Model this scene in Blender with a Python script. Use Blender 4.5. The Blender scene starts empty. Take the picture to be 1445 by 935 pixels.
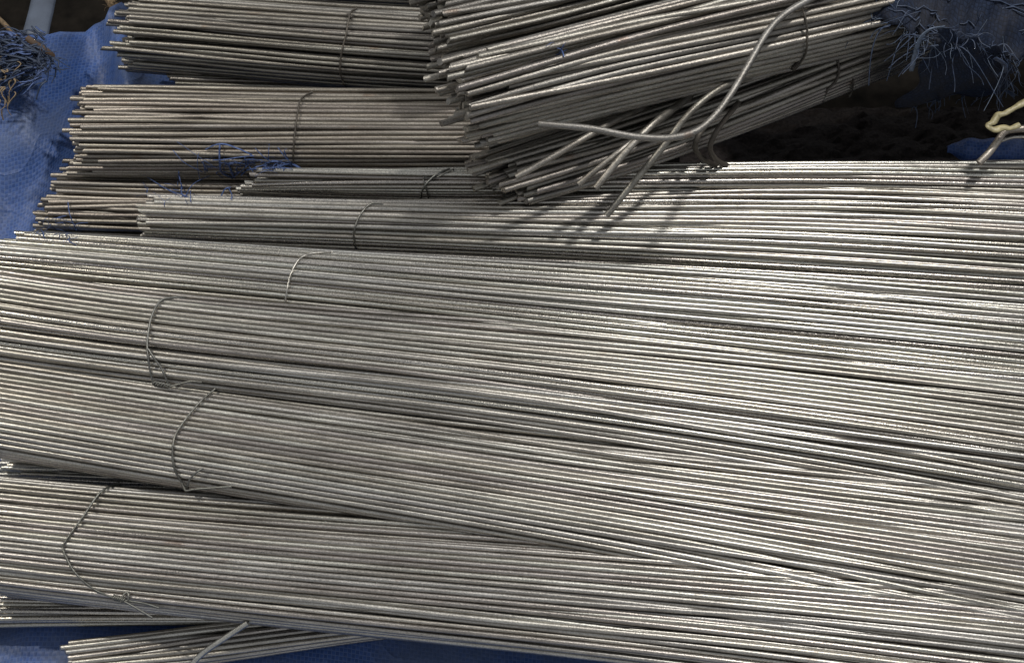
import bpy, math, random
import numpy as np
from mathutils import Vector
from mathutils.bvhtree import BVHTree

random.seed(7)
rng = np.random.default_rng(7)
scene = bpy.context.scene
COL = scene.collection

# ------------------------------------------------------------------ camera
W0, H0 = 1445.0, 935.0
PITCH = math.radians(62.0)
HFOV = math.radians(42.0)
DIST = 1.08
TARGET = Vector((0, 0, 0.05))
CAM = TARGET + Vector((0, -DIST*math.cos(PITCH), DIST*math.sin(PITCH)))
cd = bpy.data.cameras.new('camera'); cam = bpy.data.objects.new('camera', cd); COL.objects.link(cam)
cam.location = CAM
cam.rotation_euler = (math.pi/2 - PITCH, 0, 0)
cd.sensor_width = 36.0; cd.lens = 18.0/math.tan(HFOV/2)
cd.clip_start = 0.01; cd.clip_end = 50
scene.camera = cam

# ------------------------------------------------------------------ light
w = bpy.data.worlds.new('World'); scene.world = w; w.use_nodes = True
bg = w.node_tree.nodes['Background']
bg.inputs[0].default_value = (0.92, 0.95, 1.0, 1); bg.inputs[1].default_value = 0.39

def lamp(name, loc, watts, size, col):
    l = bpy.data.lights.new(name, 'POINT'); l.energy = watts; l.shadow_soft_size = size; l.color = col
    o = bpy.data.objects.new(name, l); COL.objects.link(o); o.location = loc
    return o
lamp('stall_lamp_key', (0.60, 0.54, 1.60), 76, 0.050, (1.0, 0.968, 0.925))
lamp('stall_lamp_side', (-1.10, 0.42, 1.30), 42, 0.020, (1.0, 0.945, 0.85))

vs = scene.view_settings
vs.view_transform = 'Standard'; vs.look = 'None'; vs.exposure = 0.12; vs.gamma = 1.0
vs.use_curve_mapping = False

# ------------------------------------------------------------------ helpers
FPX = (W0/2)/math.tan(HFOV/2)
FWD = Vector((0, math.cos(PITCH), -math.sin(PITCH)))
UP = Vector((0, math.sin(PITCH), math.cos(PITCH)))
RIGHT = Vector((1, 0, 0))
def ray(px, py):
    return (FWD + RIGHT*((px-W0/2)/FPX) - UP*((py-H0/2)/FPX)).normalized()
def P(px, py, z=0.0):
    """point of the horizontal level z seen at photo position px, py"""
    d = ray(px, py); t = (z-CAM.z)/d.z
    return CAM + d*t
def catmull(pts, n):
    """smooth path through points (list of tuples), n samples per span"""
    p = [np.array(q, float) for q in pts]
    p = [2*p[0]-p[1]] + p + [2*p[-1]-p[-2]]
    out = []
    for i in range(1, len(p)-2):
        a, b, c, d = p[i-1], p[i], p[i+1], p[i+2]
        for k in range(n):
            t = k/n
            out.append(0.5*((2*b)+(-a+c)*t+(2*a-5*b+4*c-d)*t*t+(-a+3*b-3*c+d)*t**3))
    out.append(p[-2])
    return np.array(out)

def tube_arrays(path, rad, sides=8, caps=True, squash=1.0, phase=0.0, shear=None):
    path = np.asarray(path, float); n = len(path)
    T = np.gradient(path, axis=0); T /= np.linalg.norm(T, axis=1)[:, None]+1e-12
    ref = np.array([0, 0, 1.0])
    if abs(T[:, 2]).max() > 0.93: ref = np.array([0, 1.0, 0.2])
    S = np.cross(T, ref); S /= np.linalg.norm(S, axis=1)[:, None]+1e-12
    U = np.cross(S, T)
    rad = np.broadcast_to(np.asarray(rad, float), (n,))
    an = np.arange(sides)/sides*2*np.pi + phase
    ring = path[:, None, :] + rad[:, None, None]*(np.cos(an)[None, :, None]*S[:, None, :] + squash*np.sin(an)[None, :, None]*U[:, None, :])
    V = ring.reshape(-1, 3)
    i = np.arange(n-1)[:, None]*sides; j = np.arange(sides)[None, :]; j2 = (j+1) % sides
    F = np.stack([i+j, i+j2, i+sides+j2, i+sides+j], -1).reshape(-1, 4).tolist()
    sm = [True]*len(F)
    if shear is not None:
        for e, row in ((0, 0), (1, n-1)):
            V = V.copy() if e == 0 else V
            w_ = shear[e][0]*np.cos(an+shear[e][1])*rad[row]
            V[row*sides:(row+1)*sides] += w_[:, None]*T[row]
            ring = V[:n*sides].reshape(n, sides, 3)
    if caps:
        b = len(V); V = np.vstack([V, ring[0], ring[-1]])
        F.append(list(range(b, b+sides))); F.append(list(range(b+2*sides-1, b+sides-1, -1)))
        sm += [False, False]
    return V, F, sm

class MB:
    def __init__(s): s.V = []; s.F = []; s.sm = []; s.n = 0
    def add(s, V, F, sm):
        s.V.append(np.asarray(V, float)); s.F += [[k+s.n for k in f] for f in F]; s.sm += sm; s.n += len(V)
    def tube(s, path, rad, **k): s.add(*tube_arrays(path, rad, **k)); return s
    def arrays(s): return np.vstack(s.V), s.F, s.sm

def link(name, V, F, sm, mat, parent=None, uv=None):
    V = np.asarray(V, float)
    if parent is not None:
        top = parent
        while top.parent is not None: top = top.parent
        V = V - np.array(top.location)
    me = bpy.data.meshes.new(name); me.from_pydata(V.tolist(), [], F); me.materials.append(mat)
    me.polygons.foreach_set('use_smooth', sm)
    if uv is not None:
        l = me.uv_layers.new(name='UVMap'); idx = np.zeros(len(me.loops), int); me.loops.foreach_get('vertex_index', idx)
        l.data.foreach_set('uv', np.asarray(uv, float)[idx].ravel())
    o = bpy.data.objects.new(name, me); COL.objects.link(o)
    if parent is not None: o.parent = parent
    return o
def tag(o, label, cat, group=None, kind=None):
    o['label'] = label; o['category'] = cat
    if group: o['group'] = group
    if kind: o['kind'] = kind
    return o
def empty(name, loc):
    o = bpy.data.objects.new(name, None); o.empty_display_size = 0.02; COL.objects.link(o); o.location = loc
    o.matrix_world.translation = loc
    return o

# ------------------------------------------------------------------ materials
def new_mat(name):
    m = bpy.data.materials.new(name); m.use_nodes = True
    nt = m.node_tree; b = nt.nodes['Principled BSDF']
    return m, nt, b
def N(nt, t, **k):
    n = nt.nodes.new(t)
    for a, v in k.items(): setattr(n, a, v)
    return n
def ramp(nt, stops):
    r = N(nt, 'ShaderNodeValToRGB'); e = r.color_ramp.elements
    while len(e) < len(stops): e.new(0.5)
    for q, (p, c) in zip(e, stops): q.position = p; q.color = c if len(c) == 4 else (*c, 1)
    return r
def mixrgb(nt, fac, a, b, mode='MIX'):
    m = N(nt, 'ShaderNodeMix', data_type='RGBA', blend_type=mode)
    for s, v in ((m.inputs[0], fac), (m.inputs[6], a), (m.inputs[7], b)):
        if hasattr(v, 'links'): nt.links.new(v, s)
        else: s.default_value = v if isinstance(v, (int, float)) else (*v, 1)
    return m.outputs[2]
def mathn(nt, op, a, b=None):
    m = N(nt, 'ShaderNodeMath', operation=op)
    for s, v in ((m.inputs[0], a), (m.inputs[1], b)):
        if v is None: continue
        if hasattr(v, 'links'): nt.links.new(v, s)
        else: s.default_value = v
    return m.outputs[0]

def steel(name, base, rough, stain=0.35, metal=0.8, rust=0.0, bump=0.25):
    m, nt, b = new_mat(name); L = nt.links
    tc = N(nt, 'ShaderNodeTexCoord'); oi = N(nt, 'ShaderNodeObjectInfo')
    off = N(nt, 'ShaderNodeVectorMath', operation='SCALE'); L.new(oi.outputs['Random'], off.inputs['Scale']); off.inputs[0].default_value = (3.1, 1.7, 2.3)
    add = N(nt, 'ShaderNodeVectorMath', operation='ADD'); L.new(tc.outputs['Object'], add.inputs[0]); L.new(off.outputs[0], add.inputs[1])
    def noise(scale, sx, det, rg=0.55):
        mp = N(nt, 'ShaderNodeMapping'); mp.inputs['Scale'].default_value = (sx, 1, 1); L.new(add.outputs[0], mp.inputs[0])
        n = N(nt, 'ShaderNodeTexNoise'); n.inputs['Scale'].default_value = scale; n.inputs['Detail'].default_value = det; n.inputs['Roughness'].default_value = rg
        L.new(mp.outputs[0], n.inputs[0]); return n.outputs['Fac']
    fine = noise(1000, 0.8, 2, 0.7); mid = noise(80, 0.16, 4, 0.65); big = noise(14, 0.35, 3)
    # tint of each rod
    tint = ramp(nt, [(0.0, (0.72, 0.69, 0.69)), (0.25, (0.97, 0.95, 0.90)), (0.5, (0.86, 0.87, 0.83)), (0.75, (1.0, 0.98, 0.93)), (1.0, (0.70, 0.71, 0.72))])
    L.new(oi.outputs['Random'], tint.inputs[0])
    c = mixrgb(nt, 1.0, base, tint.outputs[0], 'MULTIPLY')
    st = ramp(nt, [(0.36, (1, 1, 1)), (0.62, (0, 0, 0))]); L.new(mid, st.inputs[0])
    c = mixrgb(nt, mathn(nt, 'MULTIPLY', st.outputs[0], stain), c, (base[0]*0.42, base[1]*0.40, base[2]*0.38))
    fr = ramp(nt, [(0.34, (0.68, 0.68, 0.68)), (0.64, (1.14, 1.14, 1.14))]); L.new(fine, fr.inputs[0])
    c = mixrgb(nt, 1.0, c, fr.outputs[0], 'MULTIPLY')
    bgr = ramp(nt, [(0.35, (0.78, 0.76, 0.73)), (0.65, (1.08, 1.08, 1.08))]); L.new(big, bgr.inputs[0]); c = mixrgb(nt, 1.0, c, bgr.outputs[0], 'MULTIPLY')
    if rust > 0:
        rs = ramp(nt, [(0.66, (0, 0, 0)), (0.76, (1, 1, 1))]); L.new(noise(48, 0.6, 3), rs.inputs[0])
        c = mixrgb(nt, mathn(nt, 'MULTIPLY', rs.outputs[0], rust), c, (0.16, 0.085, 0.045))
    L.new(c, b.inputs['Base Color'])
    b.inputs['Metallic'].default_value = metal
    rr = mathn(nt, 'ADD', mathn(nt, 'MULTIPLY', mid, 0.22), rough-0.11)
    rr = mathn(nt, 'ADD', rr, mathn(nt, 'MULTIPLY', oi.outputs['Random'], 0.08))
    rr = mathn(nt, 'ADD', rr, mathn(nt, 'MULTIPLY', fine, 0.25)); rr = mathn(nt, 'SUBTRACT', rr, 0.125)
    L.new(rr, b.inputs['Roughness'])
    bp = N(nt, 'ShaderNodeBump'); bp.inputs['Strength'].default_value = bump; bp.inputs['Distance'].default_value = 0.0007
    L.new(mathn(nt, 'ADD', fine, mathn(nt, 'MULTIPLY', mid, 0.4)), bp.inputs['Height']); L.new(bp.outputs[0], b.inputs['Normal'])
    return m
M_STEEL = steel('steel_rod', (0.57, 0.557, 0.535), 0.335, stain=0.62, rust=0.4, metal=0.94)
M_CLEAN = steel('steel_rod_clean', (0.585, 0.575, 0.55), 0.27, metal=0.94, bump=0.25, stain=0.25)
M_DUSTY = steel('steel_rod_dusty', (0.385, 0.357, 0.325), 0.38, stain=0.65, metal=0.80, rust=0.5)
M_OLD = steel('steel_rod_weathered', (0.35, 0.338, 0.318), 0.36, stain=0.65, metal=0.85, rust=0.4, bump=0.5)
M_WIRE = steel('tie_wire_steel', (0.22, 0.225, 0.22), 0.40, stain=0.5, metal=0.9)
M_WIRE_RUST = steel('tie_wire_rusty', (0.105, 0.095, 0.085), 0.55, stain=0.5, metal=0.6, rust=0.3)

def woven(name, col, dark, pale, scale=300.0, rough=0.42, dirt=0.5, spec=0.4):
    """blue woven plastic: flat tapes crossing over and under"""
    m, nt, b = new_mat(name); L = nt.links
    uv = N(nt, 'ShaderNodeUVMap'); sep = N(nt, 'ShaderNodeSeparateXYZ'); 
    ns = N(nt, 'ShaderNodeTexNoise'); ns.inputs['Scale'].default_value = 26; ns.inputs['Detail'].default_value = 2; L.new(uv.outputs[0], ns.inputs[0])
    dis = N(nt, 'ShaderNodeVectorMath', operation='SCALE'); dis.inputs['Scale'].default_value = 0.004; L.new(ns.outputs['Color'], dis.inputs[0])
    ad = N(nt, 'ShaderNodeVectorMath', operation='ADD'); L.new(uv.outputs[0], ad.inputs[0]); L.new(dis.outputs[0], ad.inputs[1])
    L.new(ad.outputs[0], sep.inputs[0])
    u = mathn(nt, 'MULTIPLY', sep.outputs[0], scale); v = mathn(nt, 'MULTIPLY', sep.outputs[1], scale)
    su = mathn(nt, 'ABSOLUTE', mathn(nt, 'SINE', mathn(nt, 'MULTIPLY', u, math.pi))); sv = mathn(nt, 'ABSOLUTE', mathn(nt, 'SINE', mathn(nt, 'MULTIPLY', v, math.pi)))
    par = mathn(nt, 'MODULO', mathn(nt, 'ADD', mathn(nt, 'FLOOR', mathn(nt, 'ADD', u, 2000.0)), mathn(nt, 'FLOOR', mathn(nt, 'ADD', v, 2000.0))), 2.0)
    # tape height: along-u tape on even cells, along-v tape on odd ones
    h = mathn(nt, 'ADD', mathn(nt, 'MULTIPLY', par, su), mathn(nt, 'MULTIPLY', mathn(nt, 'SUBTRACT', 1.0, par), sv))
    edge = mathn(nt, 'MINIMUM', su, sv)
    er = ramp(nt, [(0.0, (0, 0, 0)), (0.42, (1, 1, 1))]); L.new(edge, er.inputs[0])
    tp = mixrgb(nt, par, col, tuple(0.8*x for x in col))
    c = mixrgb(nt, er.outputs[0], dark, tp)  # tape edges take the second colour, paler where it paints a highlight
    n2 = N(nt, 'ShaderNodeTexNoise'); n2.inputs['Scale'].default_value = 14; n2.inputs['Detail'].default_value = 5; n2.inputs['Roughness'].default_value = 0.65; L.new(uv.outputs[0], n2.inputs[0])
    dr = ramp(nt, [(0.42, (0, 0, 0)), (0.62, (1, 1, 1))]); L.new(n2.outputs['Fac'], dr.inputs[0])
    c = mixrgb(nt, mathn(nt, 'MULTIPLY', dr.outputs[0], dirt), c, pale)
    n3 = N(nt, 'ShaderNodeTexNoise'); n3.inputs['Scale'].default_value = 180; n3.inputs['Detail'].default_value = 3; L.new(uv.outputs[0], n3.inputs[0])
    sp = ramp(nt, [(0.62, (0, 0, 0)), (0.72, (1, 1, 1))]); L.new(n3.outputs['Fac'], sp.inputs[0])
    c = mixrgb(nt, mathn(nt, 'MULTIPLY', sp.outputs[0], 0.4), c, pale)
    L.new(c, b.inputs['Base Color']); b.inputs['Roughness'].default_value = rough
    b.inputs['Specular IOR Level'].default_value = spec
    n4 = N(nt, 'ShaderNodeTexNoise'); n4.inputs['Scale'].default_value = 19; n4.inputs['Detail'].default_value = 2.5; n4.inputs['Distortion'].default_value = 0.8; L.new(uv.outputs[0], n4.inputs[0])
    cre = mathn(nt, 'POWER', mathn(nt, 'SUBTRACT', 1.0, mathn(nt, 'ABSOLUTE', mathn(nt, 'SUBTRACT', mathn(nt, 'MULTIPLY', n4.outputs['Fac'], 2.0), 1.0))), 9.0)
    bp = N(nt, 'ShaderNodeBump'); bp.inputs['Strength'].default_value = 0.40; bp.inputs['Distance'].default_value = 0.0006
    L.new(mathn(nt, 'ADD', mathn(nt, 'MULTIPLY', h, 0.4), mathn(nt, 'ADD', mathn(nt, 'MULTIPLY', n2.outputs['Fac'], 12.0), mathn(nt, 'MULTIPLY', cre, 2.0))), bp.inputs['Height']); L.new(bp.outputs[0], b.inputs['Normal'])
    return m
M_TARP = woven('blue_woven_plastic', (0.026, 0.066, 0.215), (0.065, 0.11, 0.25), (0.075, 0.10, 0.165), scale=330, rough=0.48, dirt=0.6, spec=0.3)  # second colour: highlight caught by the tape edges, painted paler than the tapes
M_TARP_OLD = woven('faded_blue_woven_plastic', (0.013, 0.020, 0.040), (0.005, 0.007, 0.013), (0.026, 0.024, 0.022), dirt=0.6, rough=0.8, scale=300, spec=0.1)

def plain(name, col, rough=0.7, scale=90, var=0.4, bump=0.4, spec=0.3, dist=0.002):
    m, nt, b = new_mat(name); L = nt.links
    tc = N(nt, 'ShaderNodeTexCoord'); n = N(nt, 'ShaderNodeTexNoise'); n.inputs['Scale'].default_value = scale; n.inputs['Detail'].default_value = 5; L.new(tc.outputs['Object'], n.inputs[0])
    r = ramp(nt, [(0.3, tuple(x*(1-var) for x in col)), (0.7, tuple(min(1, x*(1+var)) for x in col))]); L.new(n.outputs['Fac'], r.inputs[0])
    L.new(r.outputs[0], b.inputs['Base Color']); b.inputs['Roughness'].default_value = rough; b.inputs['Specular IOR Level'].default_value = spec
    bp = N(nt, 'ShaderNodeBump'); bp.inputs['Strength'].default_value = bump; bp.inputs['Distance'].default_value = dist; L.new(n.outputs['Fac'], bp.inputs['Height']); L.new(bp.outputs[0], b.inputs['Normal'])
    return m
M_SOIL = plain('dark_soil', (0.006, 0.005, 0.004), 0.95, 60, 0.6, 0.8, 0.1)
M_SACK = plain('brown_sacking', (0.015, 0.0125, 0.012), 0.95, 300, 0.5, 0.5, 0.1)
M_THREAD = plain('blue_tape_thread', (0.045, 0.075, 0.18), 0.5, 300, 0.5, 0.1, 0.4)
M_THREAD_DARK = plain('dark_blue_tape_thread', (0.020, 0.032, 0.062), 0.55, 300, 0.5, 0.1, 0.4)
M_THREAD_PALE = plain('pale_tape_thread', (0.075, 0.10, 0.145), 0.5, 300, 0.4, 0.1, 0.4)
M_STRAW = plain('straw_fibre', (0.17, 0.125, 0.075), 0.7, 200, 0.4, 0.2)
M_STRAP = plain('pale_blue_plastic', (0.060, 0.075, 0.105), 0.5, 25, 0.3, 0.1, 0.4)
M_ROPE = plain('jute_rope', (0.12, 0.085, 0.05), 0.9, 400, 0.5, 0.6)
M_YELLOW = plain('yellowed_plastic', (0.25, 0.22, 0.12), 0.45, 160, 0.35, 0.6, 0.5)
M_STICK = plain('brown_stick', (0.075, 0.05, 0.035), 0.8, 120, 0.4, 0.4)

# ------------------------------------------------------------------ the setting
g0, g1 = P(-900, -900, -0.16), P(2400, 1600, -0.16)
def sheet(fn, nu, nv, name, mat, parent=None, thick=0.0):
    us = np.linspace(0, 1, nu); vs_ = np.linspace(0, 1, nv)
    V = np.array([fn(u, v) for v in vs_ for u in us])
    F = [[j*nu+i, j*nu+i+1, (j+1)*nu+i+1, (j+1)*nu+i] for j in range(nv-1) for i in range(nu-1)]
    G = V.reshape(nv, nu, 3)
    du = np.linalg.norm(np.diff(G, axis=1), axis=2).mean(0).cumsum(); du = np.r_[0, du]
    dv = np.linalg.norm(np.diff(G, axis=0), axis=2).mean(1).cumsum(); dv = np.r_[0, dv]
    uv = np.array([(du[i], dv[j]) for j in range(nv) for i in range(nu)])
    o = link(name, V, F, [True]*len(F), mat, parent, uv)
    if thick: 
        md = o.modifiers.new('thickness', 'SOLIDIFY'); md.thickness = thick; md.offset = -1
    return o
def fbm(x, y, s=1.0, seed=0):
    r = 0
    for k, (fx, fy, a) in enumerate(((3.1, 2.3, .5), (6.7, 7.9, .28), (13.3, 11.1, .15), (23.0, 27.0, .09))):
        r += a*math.sin(fx*x*s+seed*1.3+k*2.1+1.7*math.sin(fy*y*s*0.6+seed+k))*math.cos(fy*y*s+seed*0.7+k)
    return r
def ground_fn(u, v):
    x = g0.x-0.3+(1.6+2*abs(g0.x))*u; y = -0.9+2.4*v
    return (x, y, -0.16+0.012*fbm(x*6, y*6, 1, 3))
gr = sheet(ground_fn, 60, 60, 'ground', M_SOIL); gr['kind'] = 'structure'

# blue woven sheet the bundles lie on; it climbs into a slack wall at the left
EDGE = [(-400, 40), (-60, 62), (20, 62), (60, 58), (95, 54), (130, 42), (150, 30), (178, 18), (230, 30), (420, 60), (700, 160), (1000, 262), (1900, 300)]
# foot line of the slack wall, in plan (x as a function of y)
FOOT = [(900, -70), (640, -60), (400, -40), (340, 10), (290, 40), (230, 92), (150, 120), (95, 160), (30, 190), (-60, 210)]
fy = [P(b, a, 0.0).y for a, b in FOOT]; fx = [P(b, a, 0.0).x for a, b in FOOT]
def tarp_z(x, y):
    x0 = np.interp(y, fy, fx)
    s = (x0-x)/0.055
    z = 0.055*(1-math.exp(-max(s, 0)**1.4)) if s > 0 else 0.0
    z += 0.02*max(min(s*0.12, 1.0), 0)
    # folds on the wall
    e = max(0.0, min(1.0, (x0+0.02-x)/0.05))
    p = P(110, 118, 0.04); q = P(80, 330, 0.04)
    fold = lambda ax, ay, bx, by, wd, h: h*math.exp(-((((x-ax)*(by-ay)-(y-ay)*(bx-ax))/math.hypot(bx-ax, by-ay))/wd)**2)
    a, b = P(158, 20, .04), P(176, 110, .04)
    z += fold(a.x, a.y, b.x, b.y, 0.011, 0.024)*max(0, min(1, (y-P(0, 150, .03).y)/0.03))
    a, b = P(112, 60, .04), P(118, 200, .04)
    z -= fold(a.x, a.y, b.x, b.y, 0.013, 0.018)*e*max(0, min(1, (y-P(0, 260, .03).y)/0.05))
    a, b = P(40, 110, .05), P(60, 300, .05)
    z += fold(a.x, a.y, b.x, b.y, 0.03, 0.016)*e
    z += 0.0045*fbm(x*9, y*9, 1, 2)*(0.35+0.65*e) + 0.0016*fbm(x*31, y*27, 1, 5)
    return z
ex, ey = [], []
for a, b in EDGE:                                 # where the sheet's far edge runs, found on the sheet itself
    zz = 0.05
    for _ in range(12): q_ = P(a, b, zz); zz = 0.5*zz+0.5*tarp_z(q_.x, q_.y)
    ex.append(q_.x); ey.append(q_.y)
def tarp_fn(u, v):
    x = -0.62+1.35*u
    ye = np.interp(x, ex, ey); yf = -0.50
    if v <= 0.9:
        y = yf+(ye-yf)*(v/0.9); return (x, y, tarp_z(x, y)+0.001)
    t = (v-0.9)/0.1                               # hem rolls over and drops behind
    z = tarp_z(x, ye)+0.001
    return (x, ye+0.012*math.sin(t*2.4)+0.02*t, z-0.10*t*t)
tp = sheet(tarp_fn, 200, 170, 'tarp', M_TARP)
tag(tp, 'blue woven plastic sheet lying under the steel rod bundles and rising at the left', 'tarp')

# ------------------------------------------------------------------ rod bundles
D = 0.0042
ALLV, ALLF = [], []; NALL = 0
def relax(pos, a, b, d, it, cont=0.6):
    n = len(pos)
    for _ in range(it):
        df = pos[:, None, :]-pos[None, :, :]
        ds = np.sqrt((df**2).sum(-1))+np.eye(n)
        ov = np.clip(d-ds, 0, None); np.fill_diagonal(ov, 0)
        pos = pos + (df/ds[..., None]*ov[..., None]).sum(1)*0.32
        q = (np.abs(pos[:, 0]/a)**2.7+np.abs(pos[:, 1]/b)**2.7)**(1/2.7)+1e-9
        f = np.where(q > 1, 1+(1/q-1)*cont, 1.0)
        pos = pos*f[:, None]
    return pos

class Bundle: pass
def make_bundle(label, edges, z, b, mat, ends=None, rend=1600, keep=-0.35, d=D, tie_px=None, fill=0.80, splay=0.0, jit=0.20, ejit=12, group='bundles of straight steel rods', cat='rod bundle', rust_p=0.0, seed=0, flat=True, ns=15, lend=-130):
    """edges: photo x -> (upper, lower) outline; z: height of the axis (number or list per edge); b: half height.
       ends: (photo x of the cut ends at upper outline, at lower outline)"""
    global NALL
    r_ = np.random.default_rng(1000+seed)
    E = sorted(edges.items()); zs = z if isinstance(z, (list, tuple)) else [z]*len(E)
    C, A = [], []
    for (px, (yt, yb)), zc in zip(E, zs):
        c = P(px, (yt+yb)/2, zc); dist = (c-CAM).dot(FWD); half = (yb-yt)/2*dist/FPX
        th = math.asin(-ray(px, (yt+yb)/2).z)
        rd = D/2
        A.append(math.sqrt(max(half**2-(b*math.cos(th))**2, (0.3*half)**2))/math.sin(th)); C.append(c)
    C = np.array(C); A = np.array(A)
    X0, X1 = C[0, 0], C[-1, 0]
    xs = np.linspace(X0, X1, ns)
    cy = np.interp(xs, C[:, 0], C[:, 1]); cz = np.interp(xs, C[:, 0], C[:, 2]); aa = np.interp(xs, C[:, 0], A)
    for _ in range(2):
        for q in (cy, cz, aa): q[1:-1] = 0.25*q[:-2]+0.5*q[1:-1]+0.25*q[2:]
    xt = P(tie_px, 0, 0).x*1.0 if tie_px is not None else None
    kt = ns//2 if tie_px is None else int(np.argmin(abs(xs-np.interp(tie_px, [e[0] for e in E], C[:, 0]))))
    at = aa[kt]
    n = max(6, int(fill*at*b/((d/2)**2)))
    rr = np.sqrt(r_.random(n)); ph = r_.random(n)*2*np.pi
    base = np.stack([rr*np.cos(ph)*at, rr*np.sin(ph)*b], 1)
    base = relax(base, max(at-d/2, d/2), max(b-d/2, d/4), d, 90)
    # slow wander of each rod along its length
    paths = np.zeros((n, ns, 2)); k1 = r_.normal(0, 1, (n, 2)); k2 = r_.normal(0, 1, (n, 2)); k1 *= np.where(r_.random((n, 1)) < 0.10, 3.2, 1.0); f1 = r_.uniform(0.6, 1.4, (n, 1)); p1 = r_.uniform(0, 6.28, (n, 1))
    for k in range(ns):
        t = (xs[k]-xs[kt])/(X1-X0)
        bk = b*min(1.15, max(0.6, (at/aa[k])**0.7)) if flat else b
        q = base*np.array([aa[k]/at, bk/b])
        q = q + d*jit*(k1*t*3.0 + k2*np.sin(f1*t*6+p1)*min(1, abs(t)*6))
        if splay: 
            e = max(0.0, (xs[kt]-xs[k])/(xs[kt]-X0+1e-6))
            q = q + splay*e**1.5*k2[:, ::-1]*np.array([1.0, 0.6])
        paths[:, k] = relax(q, max(aa[k]-d/2, d/2), max(bk-d/2, d/4), d*1.0, 26)
    for _ in range(1):
        paths[:, 1:-1] = 0.25*paths[:, :-2]+0.5*paths[:, 1:-1]+0.25*paths[:, 2:]
    root = empty('rod_bundle', (C[0, 0]*0.5+C[-1, 0]*0.5, float(np.mean(cy)), float(np.mean(cz))-b))
    tag(root, label, cat, group)
    B = Bundle(); B.root = root; V_all, F_all, nn = [], [], 0
    vn = base[:, 1]/b
    if ends is None: exl = np.full(n, X0)
    else:
        pt = P(ends[0], E[0][1][0], zs[0]).x; pb = P(ends[1], E[0][1][1], zs[0]).x
        u = (base[:, 0]/at*0.75-base[:, 1]/b*-0.35+1)/2
        px_m = DIST/FPX
        exl = pb+(pt-pb)*np.clip(u, 0, 1) + r_.normal(0, ejit*px_m, n)*np.clip(1.0, 0, 1)
    for i in range(n):
        front = base[i, 0]/at < -0.55
        if vn[i] < keep and not (front and vn[i] > -0.75 and keep < 0): continue
        x0 = max(exl[i], X0); x1 = X1
        m = 17
        xx = np.linspace(x0, x1, m)
        yy = np.interp(xx, xs, cy+paths[i, :, 0]); zz = np.interp(xx, xs, cz+paths[i, :, 1])
        for q in (yy, zz): q[1:-1] = 0.25*q[:-2]+0.5*q[1:-1]+0.25*q[2:]
        V, F, sm = tube_arrays(np.stack([xx, yy, zz], 1), d/2, sides=8, phase=r_.random()*0.7, shear=((r_.uniform(0, 0.8), r_.uniform(0, 6.28)), (0, 0)))
        mt = mat if not isinstance(mat, (list, tuple)) else mat[int(r_.random()*len(mat))]
        link('rod', V, F, sm, mt, root)
        V_all.append(V); F_all += [[k+nn for k in f] for f in F]; nn += len(V)
    V_all = np.vstack(V_all); B.bvh = BVHTree.FromPolygons(V_all.tolist(), F_all)
    ALLV.append(V_all); ALLF.extend([[k+NALL for k in f] for f in F_all]); NALL += len(V_all)
    B.c = (xs, cy, cz, aa, b)
    return B

def lay(path_px, bvh, lift, n=8, bridge=2):
    """a smooth photo path laid on the rods it crosses"""
    pp = catmull(path_px, n); ds = []
    for px, py in pp:
        d = ray(px, py); h = bvh.ray_cast(CAM, d)
        ds.append(h[3] if h[0] is not None else np.nan)
    ds = np.array(ds); ok = ~np.isnan(ds)
    ds = np.interp(np.arange(len(ds)), np.arange(len(ds))[ok], ds[ok]) if ok.any() else np.full(len(ds), 1.1)
    e = np.array([ds[max(0, i-bridge):i+bridge+1].min() for i in range(len(ds))])
    e = np.array([e[max(0, i-2):i+3].mean() for i in range(len(e))])
    return np.array([CAM+ray(px, py)*(t-lift) for (px, py), t in zip(pp, e)])

def tie(B, path_px, rad=0.00085, mat=None, close=True):
    mat = mat or M_WIRE
    pts = lay(path_px, B.bvh, rad*0.9)
    xs, cy, cz, aa, b = B.c
    if close:      # goes on round underneath the bundle
        a, z = pts[-1], pts[0]
        xm = (a[0]+z[0])/2; y = np.interp(xm, xs, cy); zc = np.interp(xm, xs, cz); ah = np.interp(xm, xs, aa)
        low = []
        for f in np.linspace(0, 1, 9)[1:-1]:
            an = math.pi*(1.08+0.84*f)
            low.append((a[0]+(z[0]-a[0])*f, y+ah*1.03*math.cos(an), zc+b*1.03*math.sin(an)))
        pts = np.vstack([pts, low, pts[:1]])
    V, F, sm = tube_arrays(pts, rad, sides=6)
    B.tie = link('tie_wire', V, F, sm, mat, B.root); return B.tie

def wire_tail(B, pts, rad=0.00085, mat=None, name='wire_tail'):
    V, F, sm = tube_arrays(pts, rad, sides=6)
    return link(name, V, F, sm, mat or M_WIRE, B.tie)
def twist(B, a, b, turns=4, amp=0.0013, rad=0.0008, mat=None, name='wire_knot'):
    a = np.array(a); b = np.array(b); t = np.linspace(0, 1, turns*8+1); mb = MB()
    ax = (b-a)/np.linalg.norm(b-a); s = np.cross(ax, (0, 0, 1.0)); s /= np.linalg.norm(s); u = np.cross(s, ax)
    for ph in (0, math.pi):
        an = t*turns*2*np.pi+ph
        mb.tube(a+(b-a)*t[:, None]+amp*(np.cos(an)[:, None]*s+np.sin(an)[:, None]*u), rad, sides=5)
    return link(name, *mb.arrays(), mat or M_WIRE, B.tie)

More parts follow.
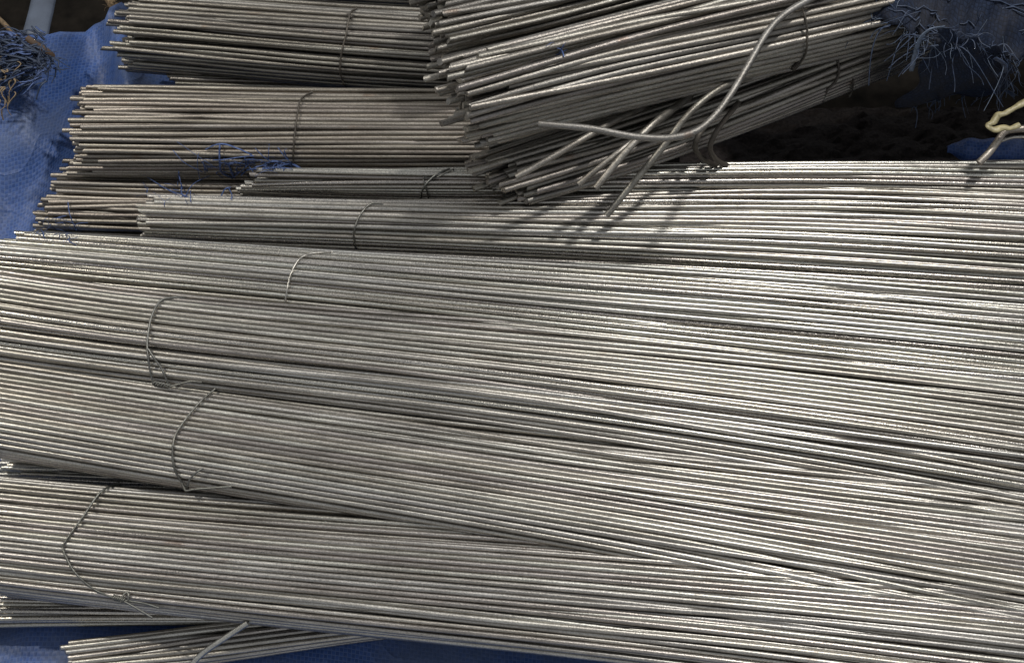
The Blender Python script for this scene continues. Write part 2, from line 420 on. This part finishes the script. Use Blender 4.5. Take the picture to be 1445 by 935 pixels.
# front row, from the foot of the photo upwards
B0a = make_bundle('flat spread of bare rods showing under the lowest front bundle at the left',
    {-110: (838, 890), 0: (838, 884), 200: (846, 883), 350: (852, 881), 560: (858, 880)}, 0.018, 0.012, M_CLEAN, keep=-2, seed=1, jit=0.2)
B0b = make_bundle('small slanting bundle of rods on the blue sheet at the bottom edge',
    {85: (905, 962), 200: (893, 950), 320: (876, 934), 450: (864, 913), 570: (856, 897), 720: (850, 880)}, 0.014, 0.011, M_STEEL, ends=(108, 96), ejit=6, keep=-2, seed=2, jit=0.5, splay=0.003)
B1b = make_bundle('short bright rod ends poking out of the gap between the two lowest thick bundles',
    {0: (646, 680), 150: (643, 690), 300: (640, 696), 520: (640, 700)}, 0.030, 0.012, M_CLEAN, ends=(8, 22), ejit=9, keep=-2, seed=3, jit=0.4)
B1 = make_bundle('lowest thick bundle, tied by a wire with a splayed tail at the lower left',
    {-130: (662, 812), 0: (679, 836), 150: (690, 850), 300: (698, 868), 500: (710, 893), 700: (718, 912), 1000: (738, 945), 1300: (752, 985), 1580: (768, 1030)},
    [0.050, 0.050, 0.050, 0.051, 0.053, 0.056, 0.060, 0.062, 0.062], 0.025, M_STEEL, ends=(-14, -14), ejit=6, tie_px=140, seed=4, fill=0.84)
B2 = make_bundle('thick bundle second from the bottom with a hooked loose tie end over the dark gap',
    {-130: (488, 616), 0: (510, 641), 140: (528, 664), 262: (546, 687), 500: (574, 724), 800: (606, 777), 1100: (630, 836), 1445: (655, 905), 1580: (664, 930)},
    [0.074, 0.074, 0.074, 0.074, 0.072, 0.070, 0.068, 0.067, 0.067], 0.025, M_STEEL, ends=(-6, -6), ejit=3, tie_px=255, seed=5, fill=0.84)
B3 = make_bundle('thick bundle third from the bottom whose tie wire ends in a double strand and twist',
    {-130: (363, 490), 0: (387, 514), 215: (418, 543), 400: (431, 566), 620: (445, 592), 900: (462, 634), 1270: (495, 690), 1445: (512, 722), 1580: (524, 745)},
    [0.088, 0.088, 0.088, 0.088, 0.085, 0.080, 0.075, 0.074, 0.074], 0.025, [M_STEEL, M_STEEL, M_CLEAN], ends=(-16, -30), ejit=6, tie_px=215, seed=6, fill=0.84)
B4 = make_bundle('bundle fourth from the bottom, cut ends at the left edge, one bright tie wire',
    {-60: (326, 402), 50: (330, 418), 200: (334, 430), 420: (355, 448), 620: (359, 474), 900: (370, 506), 1200: (385, 538), 1445: (400, 570), 1580: (408, 584)},
    [0.078, 0.078, 0.08, 0.082, 0.082, 0.080, 0.078, 0.077, 0.077], 0.026, M_CLEAN, ends=(52, -30), ejit=9, keep=-2, tie_px=415, seed=7, fill=0.82)
B5 = make_bundle('slim bundle with a thin dark tie wire just below the twice tied slim bundle',
    {150: (276, 343), 235: (278, 347), 505: (285, 354), 720: (285, 363), 900: (264, 372), 1200: (256, 387), 1445: (272, 402), 1580: (280, 410)},
    [0.080, 0.080, 0.083, 0.083, 0.082, 0.08, 0.08, 0.08], 0.024, [M_CLEAN, M_STEEL], ends=(236, 196), ejit=8, keep=-2, tie_px=505, seed=8, fill=0.82)
B6 = make_bundle('slim bundle crossed by two dark tie strands, running beneath the slanted pile',
    {290: (240, 284), 400: (238, 287), 600: (237, 290), 800: (233, 290), 945: (228, 285), 1200: (225, 285), 1445: (222, 296), 1580: (221, 300)},
    [0.082, 0.082, 0.084, 0.084, 0.082, 0.078, 0.076, 0.076], 0.022, [M_CLEAN, M_STEEL], ends=(392, 332), ejit=7, keep=-0.7, tie_px=600, seed=9, fill=0.82)
B7 = make_bundle('dull dusty loose bundle with ragged ends lowest at the left, beside the blue sheet',
    {35: (226, 326), 120: (226, 332), 250: (228, 336), 450: (234, 330), 650: (238, 320)}, [0.03, 0.03, 0.034, 0.036, 0.036], 0.020, M_DUSTY, ends=(112, 52), ejit=12, keep=-2, tie_px=450, splay=0.003, jit=0.35, seed=10, fill=0.72)
B8 = make_bundle('dusty bundle with ragged left ends and blue threads caught on its lower side',
    {85: (121, 246), 140: (122, 247), 420: (130, 248), 640: (129, 250), 800: (126, 250), 920: (124, 250)}, [0.058, 0.06, 0.066, 0.068, 0.07, 0.07], 0.032, M_DUSTY, ends=(142, 108), ejit=14, keep=-2, tie_px=425, splay=0.0035, jit=0.3, seed=11, fill=0.78)
B8b = make_bundle('few pale rods lying in the gap between the two upper left bundles',
    {225: (104, 126), 500: (114, 134), 720: (124, 142)}, 0.044, 0.008, M_OLD, ends=(246, 250), ejit=8, keep=-2, seed=12)
B9 = make_bundle('upper left bundle with stepped ends and a knotted dark tie wire',
    {140: (-14, 93), 190: (-8, 97), 480: (10, 121), 640: (20, 131), 800: (28, 138), 900: (32, 142)}, [0.066, 0.067, 0.07, 0.072, 0.072, 0.072], 0.034, M_OLD, ends=(212, 172), ejit=13, keep=-2, tie_px=485, splay=0.002, jit=0.35, seed=13, fill=0.74)
B11 = make_bundle('rearmost bundle cut by the top edge of the view at the left',
    {170: (-95, -2), 480: (-75, 16), 650: (-62, 26), 850: (-50, 36)}, 0.072, 0.032, M_OLD, ends=(222, 200), ejit=8, keep=-2, seed=14)

# slanted pile on top at the right
DB = 0.0054
B10b = make_bundle('lower shaded bundle of the slanted pile with dark stubby ends and two short tie wires',
    {630: (222, 326), 740: (180, 294), 850: (146, 262), 945: (118, 229), 1100: (70, 170), 1205: (40, 131), 1290: (22, 98), 1420: (-10, 50), 1500: (-30, 22)},
    [0.112, 0.112, 0.114, 0.117, 0.122, 0.125, 0.126, 0.126, 0.126], 0.032, M_OLD, ends=(668, 748), ejit=17, keep=-2, d=0.0050, tie_px=1180, seed=15, jit=0.35, fill=0.80, group='bundles of the slanted pile')
B10a = make_bundle('middle bundle of the slanted pile with bright stepped ends and a rusty tie wire',
    {600: (100, 222), 700: (74, 193), 800: (50, 168), 945: (8, 133), 1130: (-42, 92), 1250: (-70, 62), 1400: (-105, 25), 1500: (-130, 0)},
    [0.192, 0.192, 0.190, 0.188, 0.184, 0.180, 0.178, 0.178], 0.036, M_OLD, ends=(640, 690), ejit=15, keep=-2, d=DB, tie_px=1130, seed=16, jit=0.28, fill=0.82, group='bundles of the slanted pile')
B10c = make_bundle('topmost bundle of the slanted pile, cut by the top edge, ends in a ragged step',
    {570: (-25, 108), 650: (-45, 90), 780: (-78, 60), 950: (-122, 14), 1130: (-170, -34), 1250: (-200, -62)},
    [0.155, 0.156, 0.158, 0.16, 0.16, 0.16], 0.034, M_OLD, ends=(600, 640), ejit=14, keep=-2, d=DB, seed=17, jit=0.32, fill=0.80, group='bundles of the slanted pile')

SCENE_BVH = BVHTree.FromPolygons(np.vstack(ALLV).tolist(), ALLF)

# ------------------------------------------------------------------ tie wires
tie(B1, [(168, 681), (142, 694), (116, 730), (92, 764), (89, 775), (104, 805), (130, 829), (158, 842), (176, 847)])
k = lay([(160, 842), (176, 846)], B1.bvh, 0.002, 3); twist(B1, k[0], k[-1], 3, 0.0016)
k = lay([(170, 850), (175, 838), (181, 836), (181, 846)], B1.bvh, 0.002, 5); wire_tail(B1, k)
t0 = lay([(172, 846), (173, 846)], B1.bvh, 0.003, 1)[0]; wire_tail(B1, catmull([t0, P(190, 856, t0[2]+0.003), P(215, 871, t0[2]+0.002)], 5))
wire_tail(B1, catmull([t0, P(200, 850, t0[2]+0.0035), P(224, 857, t0[2]+0.001)], 5))
tie(B2, [(304, 548), (281, 568), (253, 604), (244, 628), (246, 660), (260, 686)])
k = lay([(256, 680), (257, 681)], B2.bvh, 0.002, 1)[0]
wire_tail(B2, catmull([k, P(260, 688, k[2]+0.002), P(263, 692, k[2]+0.003), P(274, 690, k[2]+0.005), P(300, 688, k[2]+0.008), P(327, 686, k[2]+0.010)], 5))
k2 = lay([(264, 686), (268, 676), (276, 667), (287, 660)], B2.bvh, 0.0015, 4); wire_tail(B2, k2)
tie(B3, [(262, 419), (240, 420), (226, 425), (214, 446), (208, 480), (210, 512), (216, 541)])
k = lay([(209, 492), (218, 506), (228, 520), (237, 541)], B3.bvh, 0.0012, 5); wire_tail(B3, k, name='tie_strand')
a = lay([(217, 540), (218, 540)], B3.bvh, 0.0015, 1)[0]; a = a+np.array(ray(217, 540))*-0.004; b_ = P(240, 545, a[2]+0.003); twist(B3, a, b_, 3, 0.0014)
wire_tail(B3, catmull([tuple(b_), P(252, 542, a[2]+0.005), P(268, 538, a[2]+0.007), P(285, 539, a[2]+0.008)], 5))
tie(B4, [(468, 355), (438, 358), (421, 367), (410, 388), (405, 410), (401, 434)], mat=M_CLEAN)
tie(B5, [(540, 287), (522, 288), (508, 304), (500, 325), (500, 344), (505, 354)])
tie(B6, [(634, 238), (616, 246), (601, 260), (594, 274), (594, 290)])
tie(B6, [(640, 238), (612, 252), (598, 250), (602, 268), (607, 290)], rad=0.0007)
tie(B8, [(440, 130), (425, 140), (420, 160), (416, 190), (414, 214), (414, 230)], rad=0.0008, mat=M_WIRE_RUST)
tie(B9, [(503, 12), (494, 20), (488, 50), (482, 75), (480, 100), (485, 119)], mat=M_WIRE_RUST)
k = lay([(489, 21), (497, 25)], B9.bvh, 0.002, 2); twist(B9, k[0], k[-1], 2, 0.0012, mat=M_WIRE_RUST)
tie(B10a, [(1124, -16), (1132, 8), (1139, 42), (1138, 70), (1133, 84), (1123, 95)], rad=0.0009, mat=M_WIRE_RUST)
k = lay([(1127, 90), (1119, 97)], B10a.bvh, 0.002, 2); twist(B10a, k[0], k[-1], 2, 0.0016, mat=M_WIRE_RUST)
tie(B10b, [(1180, 74), (1184, 98), (1180, 114), (1168, 126)], rad=0.0010, mat=M_WIRE_RUST)
tie(B10b, [(1204, 112), (1203, 126), (1198, 138)], rad=0.0008, mat=M_WIRE_RUST)

# ------------------------------------------------------------------ loose and bent rods
def loose(label, pts, rad=D/2, mat=M_OLD, n=6, name='loose_rod', group=None):
    w_ = [tuple(P(*p)) for p in pts]; path = catmull(w_, n)
    o_ = empty  # single mesh thing
    V, F, sm = tube_arrays(path, rad, sides=10)
    c = np.array(path[0]); me_parent = None
    o = link(name, V-c, F, sm, mat); o.location = c
    return tag(o, label, 'rod', group)
loose('long rod bent into a wide hook lying across the slanted pile',
      [(760, 175, .212), (830, 181, .212), (890, 192, .210), (940, 195, .210), (978, 187, .212), (1005, 167, .214), (1030, 135, .218), (1058, 88, .222), (1082, 47, .224), (1108, 20, .224), (1150, -4, .222), (1230, -40, .216)], 0.0026, M_OLD)
loose('short thick rod end slanting down over the shaded bundle with a blunt tip',
      [(840, 266, .150), (866, 234, .158), (896, 200, .166), (925, 172, .168), (955, 150, .155), (985, 130, .13)], 0.0028, M_OLD)
loose('rod sticking out lowest from the pile, its tip over the slim bundle below',
      [(856, 304, .118), (893, 259, .138), (937, 206, .160), (968, 165, .172), (1002, 134, .176), (1035, 116, .172), (1075, 104, .155), (1110, 98, .135)], 0.0027, M_OLD)
loose('thin rod tip partly hidden beside the short thick rod end',
      [(816, 260, .146), (846, 236, .154), (884, 206, .160), (925, 174, .150), (960, 152, .13)], 0.0024, M_OLD)
loose('pale rod with a dark nick lying over the dark stubby ends',
      [(728, 250, .158), (778, 222, .164), (826, 194, .168), (872, 168, .158), (910, 150, .14)], 0.0026, M_OLD)
loose('dark rod bent in a hook hanging below the pile, the nearer of two',
      [(1005, 165, .140), (988, 188, .150), (981, 205, .142), (985, 217, .130), (1000, 229, .108), (1022, 238, .08)], 0.0022, M_WIRE_RUST)
loose('dark rod bent in a hook hanging below the pile, the farther of two',
      [(1042, 145, .138), (1016, 178, .152), (1004, 200, .144), (1003, 214, .132), (1014, 228, .108), (1038, 238, .08)], 0.0022, M_WIRE_RUST)
loose('crooked rod tip reaching in over the bright rods at the right edge',
      [(1381, 230, .112), (1395, 216, .116), (1408, 199, .120), (1418, 186, .124), (1436, 182, .126), (1500, 180, .126)], 0.0030, M_DUSTY)
loose('single bright rod leaning from the bottom edge onto the lowest bundle',
      [(262, 947, .030), (285, 922, .038), (318, 899, .048), (350, 878, .056)], 0.0022, M_CLEAN)
loose('thin pale wire at the right edge behind the crooked rod tip', [(1412, 199, .105), (1428, 194, .106), (1446, 193, .106), (1500, 192, .106)], 0.0013, M_CLEAN, name='loose_wire')

# ------------------------------------------------------------------ torn sheet at the upper right
def torn_fn(u, v):
    # v=0 ragged front edge, v=1 far back
    fr = np.interp(u, [0, .12, .25, .38, .5, .62, .75, 1.0], [0, 1, 2, 3, 4, 5, 6, 7])
    front = [(1190, -30, .205), (1235, 8, .212), (1290, 30, .215), (1325, 42, .212), (1370, 56, .20), (1420, 68, .19), (1480, 74, .185), (1680, 80, .18)]
    back = [(1150, -260, .16), (1230, -260, .18), (1290, -270, .20), (1340, -270, .2), (1400, -280, .2), (1460, -280, .2), (1540, -280, .19), (1800, -290, .18)]
    i = min(int(fr), 6); t = fr-i
    a = P(*front[i])*(1-t)+P(*front[i+1])*t; b = P(*back[i])*(1-t)+P(*back[i+1])*t
    p = a*(1-v)+b*v
    p.z += 0.020*math.sin(v*math.pi)+0.008*fbm(p.x*14, p.y*12, 1, 4)+0.003*fbm(p.x*40, p.y*33, 1, 6)-0.012*(1-v)**6
    p.y += 0.006*fbm(u*30, v*3, 1, 9)*(1-v)
    return tuple(p)
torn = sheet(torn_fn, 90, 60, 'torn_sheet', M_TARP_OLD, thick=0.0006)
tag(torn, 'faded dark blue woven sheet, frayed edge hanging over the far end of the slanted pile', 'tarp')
def flap_fn(u, v):
    top = P(1322, 40, .208)*(1-u)+P(1428, 74, .19)*u
    bot = P(1262, 148, .11)*(1-u)+P(1412, 128, .10)*u
    p = top*(1-v)+bot*v
    p.y -= 0.012*math.sin(v*math.pi)*(1-0.4*u); p.x += 0.010*(v*v)*math.sin(u*9)+0.004*math.sin(v*13+u*5)
    p.z += 0.004*math.sin(u*17+v*4)
    return tuple(p)
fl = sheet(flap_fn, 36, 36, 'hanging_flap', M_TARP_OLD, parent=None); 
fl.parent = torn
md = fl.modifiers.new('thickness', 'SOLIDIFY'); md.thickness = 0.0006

def strands(name, roots, mat, parent=None, n=1, rad=0.0005, label=None, cat=None, squash=0.12, kind=None, seed=0, wob=0.22):
    """roots: list of (point, direction, length, curl)"""
    r_ = np.random.default_rng(seed); mb = MB()
    for p, d, ln, cu in roots:
        p = np.array(p, float); d = np.array(d, float); d /= np.linalg.norm(d)+1e-9
        side = r_.normal(0, 1, 3); side -= d*side.dot(d); side /= np.linalg.norm(side)
        t = np.linspace(0, 1, 9); s2 = np.cross(d, side)
        path = p+d*ln*t[:, None]*(1-0.35*t[:, None]*abs(cu))+side*ln*cu*(t**2)[:, None]+s2*ln*wob*np.sin(t*r_.uniform(2, 7))[:, None]+np.array([0, 0, -0.5*ln])*(t**2)[:, None]
        mb.tube(path, rad*(1-0.5*t)*r_.uniform(0.6, 1.3), sides=4, squash=squash)
    o = link(name, *mb.arrays(), mat, parent)
    if kind: o['kind'] = kind
    if label: tag(o, label, cat)
    return o
r_ = np.random.default_rng(3)
rt = []; rt2 = []
for i in range(260):
    u = r_.random(); p = torn_fn(u, 0.0 if i % 3 else r_.random()*0.10)
    (rt if i % 2 else rt2).append((p, (r_.normal(-0.2, 0.7), r_.normal(-0.5, 0.6), r_.normal(0.05, 0.5)), r_.uniform(0.006, 0.034), r_.normal(0, 0.9)))
strands('frayed_edge', rt, M_THREAD_DARK, torn, rad=0.0006, kind='stuff', seed=1, wob=0.12)
wf = MB()
for i in range(50):
    v = r_.uniform(0.02, 0.42); u0 = r_.uniform(0.05, 0.8); u1 = u0+r_.uniform(0.04, 0.22); vv = v+r_.normal(0, 0.008)
    wf.tube([np.array(torn_fn(u_, v+(vv-v)*k_/5))+np.array([0, 0, 0.0006+0.0012*math.sin(k_*0.63)*r_.random()]) for k_, u_ in enumerate(np.linspace(u0, min(u1, 0.98), 6))], 0.0007, sides=4, squash=0.35)
wo = link('weft_thread', *wf.arrays(), M_THREAD_DARK, torn); wo['kind'] = 'stuff'
strands('frayed_edge', rt2[:70], M_THREAD_PALE, torn, rad=0.0003, kind='stuff', seed=2)
rt = []
for i in range(90):
    u = r_.random(); v = r_.choice([0.0, 1.0, r_.random()]); p = flap_fn(1.0 if v not in (0.0, 1.0) else u, v)
    rt.append((p, (r_.normal(0.3, 0.7), r_.normal(-0.3, 0.6), r_.normal(-0.2, 0.5)), r_.uniform(0.004, 0.018), r_.normal(0, 0.7)))
strands('frayed_edge', rt, M_THREAD_DARK, torn, rad=0.0006, kind='stuff', seed=3, wob=0.12)
def ribbon(name, pts, rad, mat, parent=None, label=None, cat=None, squash=0.35):
    V, F, sm = tube_arrays(catmull([tuple(P(*p)) for p in pts], 6), rad, sides=6, squash=squash)
    o = link(name, V, F, sm, mat, parent)
    if label: tag(o, label, cat)
    return o
ribbon('hanging_strip', [(1332, 38, .212), (1312, 42, .214), (1298, 56, .206), (1291, 78, .19), (1286, 100, .17)], 0.0019, M_THREAD_PALE, torn)
ribbon('hanging_strip', [(1404, 82, .19), (1416, 90, .185), (1418, 100, .175), (1408, 106, .165)], 0.0022, M_THREAD_DARK, torn)
ribbon('hanging_strip', [(1400, 120, .11), (1420, 128, .115), (1432, 136, .115)], 0.0022, M_THREAD_DARK, torn)

# brown sacking and blue folds in the shaded pocket
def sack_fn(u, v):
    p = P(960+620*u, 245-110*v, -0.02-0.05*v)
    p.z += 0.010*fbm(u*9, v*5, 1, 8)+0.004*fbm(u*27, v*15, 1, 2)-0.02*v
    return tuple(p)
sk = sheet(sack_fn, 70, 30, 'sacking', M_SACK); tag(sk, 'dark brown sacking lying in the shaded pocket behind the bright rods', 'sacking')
def fold_fn(u, v):
    p = P(1338+200*u, 222, .055+0.004*math.sin(u*8)); an = math.pi*v*1.15+0.1
    r = 0.008*min(1, 0.25+u*6)
    return (p.x, p.y+0.008-r*1.3*math.cos(an)*-1, p.z+r*math.sin(an)+0.0012*math.sin(u*40+v*7))
fo = sheet(fold_fn, 50, 16, 'folded_sheet', M_TARP); tag(fo, 'small blue plastic fold peeping up behind the rods at the right edge', 'tarp')

yl = MB()
pth = catmull([tuple(P(*p)) for p in [(1500, 118, .150), (1452, 141, .146), (1432, 152, .144), (1418, 160, .142), (1408, 163, .14), (1402, 172, .138), (1394, 177, .137), (1403, 183, .136), (1416, 180, .136), (1426, 181, .136), (1439, 176, .137)]], 6)
rw = 0.0030*(1+0.16*np.sin(np.arange(len(pth))*0.31)+0.06*np.sin(np.arange(len(pth))*0.9)); yl.tube(pth, rw*0.9, sides=8, squash=0.5)
tag(link('cord_scrap', *yl.arrays(), M_YELLOW), 'crumpled yellowish plastic cord folded back on itself at the right edge', 'cord')

# ------------------------------------------------------------------ upper left corner
def strap_fn_pts(): return [(78, -60, -.02), (64, -10, .0), (57, 20, .02), (50, 48, .035), (46, 70, .02)]
sp = catmull([tuple(P(*p)) for p in strap_fn_pts()], 6); mb = MB(); mb.tube(sp, 0.0125, sides=12, squash=0.42)
tag(link('plastic_strap', *mb.arrays(), M_STRAP), 'pale blue grey plastic strap standing behind the blue sheet in the corner', 'strap')
ro = [P(140, -40, -.02), P(152, -8, -.01), P(162, 10, .0), P(172, 28, -.01), P(186, 50, -.03)]
rp = catmull([tuple(p) for p in ro], 8); mb = MB()
for ph in (0, 2.1, 4.2):
    t = np.arange(len(rp))*0.55+ph
    mb.tube(rp+0.0028*np.stack([np.cos(t), 0.5*np.sin(t), np.sin(t)], 1), 0.0030, sides=6)
rope = link('jute_rope', *mb.arrays(), M_ROPE); tag(rope, 'frayed brown jute rope hanging behind the upper left bundle', 'rope')
rt = [(rp[int(r_.integers(len(rp)))], r_.normal(0, 1, 3), r_.uniform(0.004, 0.012), 0.5) for _ in range(90)]
strands('rope_fibre', rt, M_ROPE, rope, rad=0.0003, kind='stuff', seed=5)
ribbon('stick', [(40, 55, .082), (52, 64, .084), (64, 72, .082), (74, 80, .074)], 0.0033, M_STICK, None, 'short brown stick poking through the torn blue fringe', 'stick', 1.0)
ribbon('pale_cord', [(-40, 0, .02), (-5, 24, .03), (10, 38, .035), (22, 52, .03)], 0.0024, M_ROPE, None, 'pale cord end at the left edge above the torn fringe', 'cord', 1.0)

# torn fringe of the sheet at the far left
rt, rt2, rt3 = [], [], []
kn = np.array(P(62, 86, .088))
for i in range(330):
    q = np.array(P(r_.uniform(-8, 66), 45+r_.beta(1.6, 1.8)*75, r_.uniform(.070, .092)))
    d = q-kn; d = np.array([-1.0, d[1]*14+r_.normal(0, .25), r_.normal(0.05, .25)])
    (rt if i % 4 else rt2).append((q, d, r_.uniform(0.012, 0.036), r_.normal(0, 0.22)))
for i in range(18):
    q = np.array(P(r_.uniform(-5, 24), r_.uniform(75, 150), r_.uniform(.080, .094)))
    rt3.append((q, (r_.normal(-.4, .4), r_.normal(-.7, .4), r_.normal(0, .2)), r_.uniform(0.008, 0.022), r_.normal(0, 0.4)))
strands('torn_fringe', rt, M_THREAD_DARK, tp, rad=0.0012, kind='stuff', seed=7, wob=0.07)
strands('torn_fringe', rt2, M_THREAD, tp, rad=0.0013, kind='stuff', seed=8, wob=0.07)
strands('torn_fringe', rt3, M_STRAW, tp, rad=0.0008, kind='stuff', seed=9)
rt = [(kn+r_.normal(0, 0.004, 3), (r_.normal(0.1, .7), r_.normal(0, .7), r_.normal(0.3, .4)), r_.uniform(0.006, 0.016), r_.normal(0, .6)) for _ in range(50)]
strands('torn_fringe', rt, M_THREAD_DARK, tp, rad=0.0007, kind='stuff', seed=10)

# blue threads caught on the rods
def threads(label, items, seed):
    mb = MB(); first = None
    for pts, rad, lf in items:
        p = lay(pts, SCENE_BVH, 0.001, 6, 1)
        t = np.linspace(0, 1, len(p)); up = np.sin(t*np.pi)*lf
        p = p + np.outer(up, [0, -0.3, 1])
        mb.tube(p, rad*0.62, sides=5, squash=0.25)
    o = link('thread_tuft', *mb.arrays(), M_THREAD); tag(o, label, 'threads', 'blue threads caught on the rods', 'stuff'); return o
it = [([(290, 211), (305, 207), (320, 207), (342, 214), (356, 219)], 0.0013, .006), ([(310, 202), (311, 225), (314, 245), (328, 252)], 0.0014, .004),
      ([(300, 226), (318, 228), (345, 224), (358, 220)], 0.0009, .006), ([(316, 228), (324, 236), (330, 250)], 0.0018, .003),
      ([(340, 247), (352, 240), (385, 238), (410, 232), (426, 239)], 0.0020, .002), ([(352, 240), (370, 236), (398, 233)], 0.0012, .004), ([(372, 232), (390, 229), (414, 236)], 0.0017, .003),
      ([(360, 209), (372, 222), (384, 229)], 0.0006, .003), ([(392, 208), (402, 222), (412, 232)], 0.0007, .004), ([(380, 203), (380, 216), (379, 226)], 0.0006, .003),
      ([(244, 212), (262, 232), (286, 243)], 0.0006, .005), ([(281, 214), (280, 232), (282, 254)], 0.0005, .004), ([(330, 250), (345, 240), (352, 230)], 0.0012, .003), ([(250, 200), (285, 226), (310, 240)], 0.0004, .006)]
for q in range(60):
    x, y = r_.uniform(285, 410), r_.uniform(225, 245); an = r_.uniform(0, 6.28); l = r_.uniform(8, 30)
    it.append(([(x, y), (x+l*.5*math.cos(an)+r_.normal(0, 3), y+l*.35*math.sin(an)), (x+l*math.cos(an), y+l*.6*math.sin(an))], r_.uniform(.0003, .0009), r_.uniform(.001, .006)))
threads('largest tuft of torn blue threads lying between the dusty bundle and the slim bundle ends', it, 1)
it = [([(256, 262), (258, 275), (265, 278)], 0.0012, .003), ([(225, 262), (245, 272), (262, 276)], 0.0009, .004), ([(252, 240), (256, 255), (258, 268)], 0.0010, .006), ([(208, 250), (235, 268), (252, 276)], 0.0005, .005), ([(262, 276), (275, 262), (296, 248)], 0.0007, .005), ([(312, 277), (318, 268), (326, 264)], 0.0012, .002), ([(322, 264), (328, 276), (326, 282)], 0.0009, .002)]
for q in range(16):
    x, y = r_.uniform(205, 275), r_.uniform(258, 280); an = r_.uniform(0, 6.28); l = r_.uniform(8, 30)
    it.append(([(x, y), (x+l*.5*math.cos(an)+r_.normal(0, 3), y+l*.35*math.sin(an)), (x+l*math.cos(an), y+l*.6*math.sin(an))], r_.uniform(.0003, .0007), r_.uniform(.001, .006)))
threads('wispy tuft of blue threads at the cut ends of the slim tied bundle', it, 2)
it = [([(96, 285), (101, 305), (108, 325)], 0.0008, .004)]
for q in range(26):
    x, y = r_.uniform(55, 112), r_.uniform(308, 338); an = r_.uniform(0, 6.28); l = r_.uniform(8, 26)
    it.append(([(x, y), (x+l*.5*math.cos(an)+r_.normal(0, 3), y+l*.35*math.sin(an)), (x+l*math.cos(an), y+l*.6*math.sin(an))], r_.uniform(.0003, .0007), r_.uniform(.001, .006)))
threads('fuzzy clump of blue threads by the lowest dusty rod ends near the left edge', it, 3)
it = [([(786, 68), (792, 72), (796, 80)], 0.0009, .002), ([(798, 60), (793, 70), (788, 78)], 0.0008, .003), ([(784, 78), (792, 76), (800, 70)], 0.0007, .002), ([(770, 66), (778, 62), (782, 60)], 0.0005, .002)]
threads('tiny knot of blue thread on the slanted pile', it, 4)
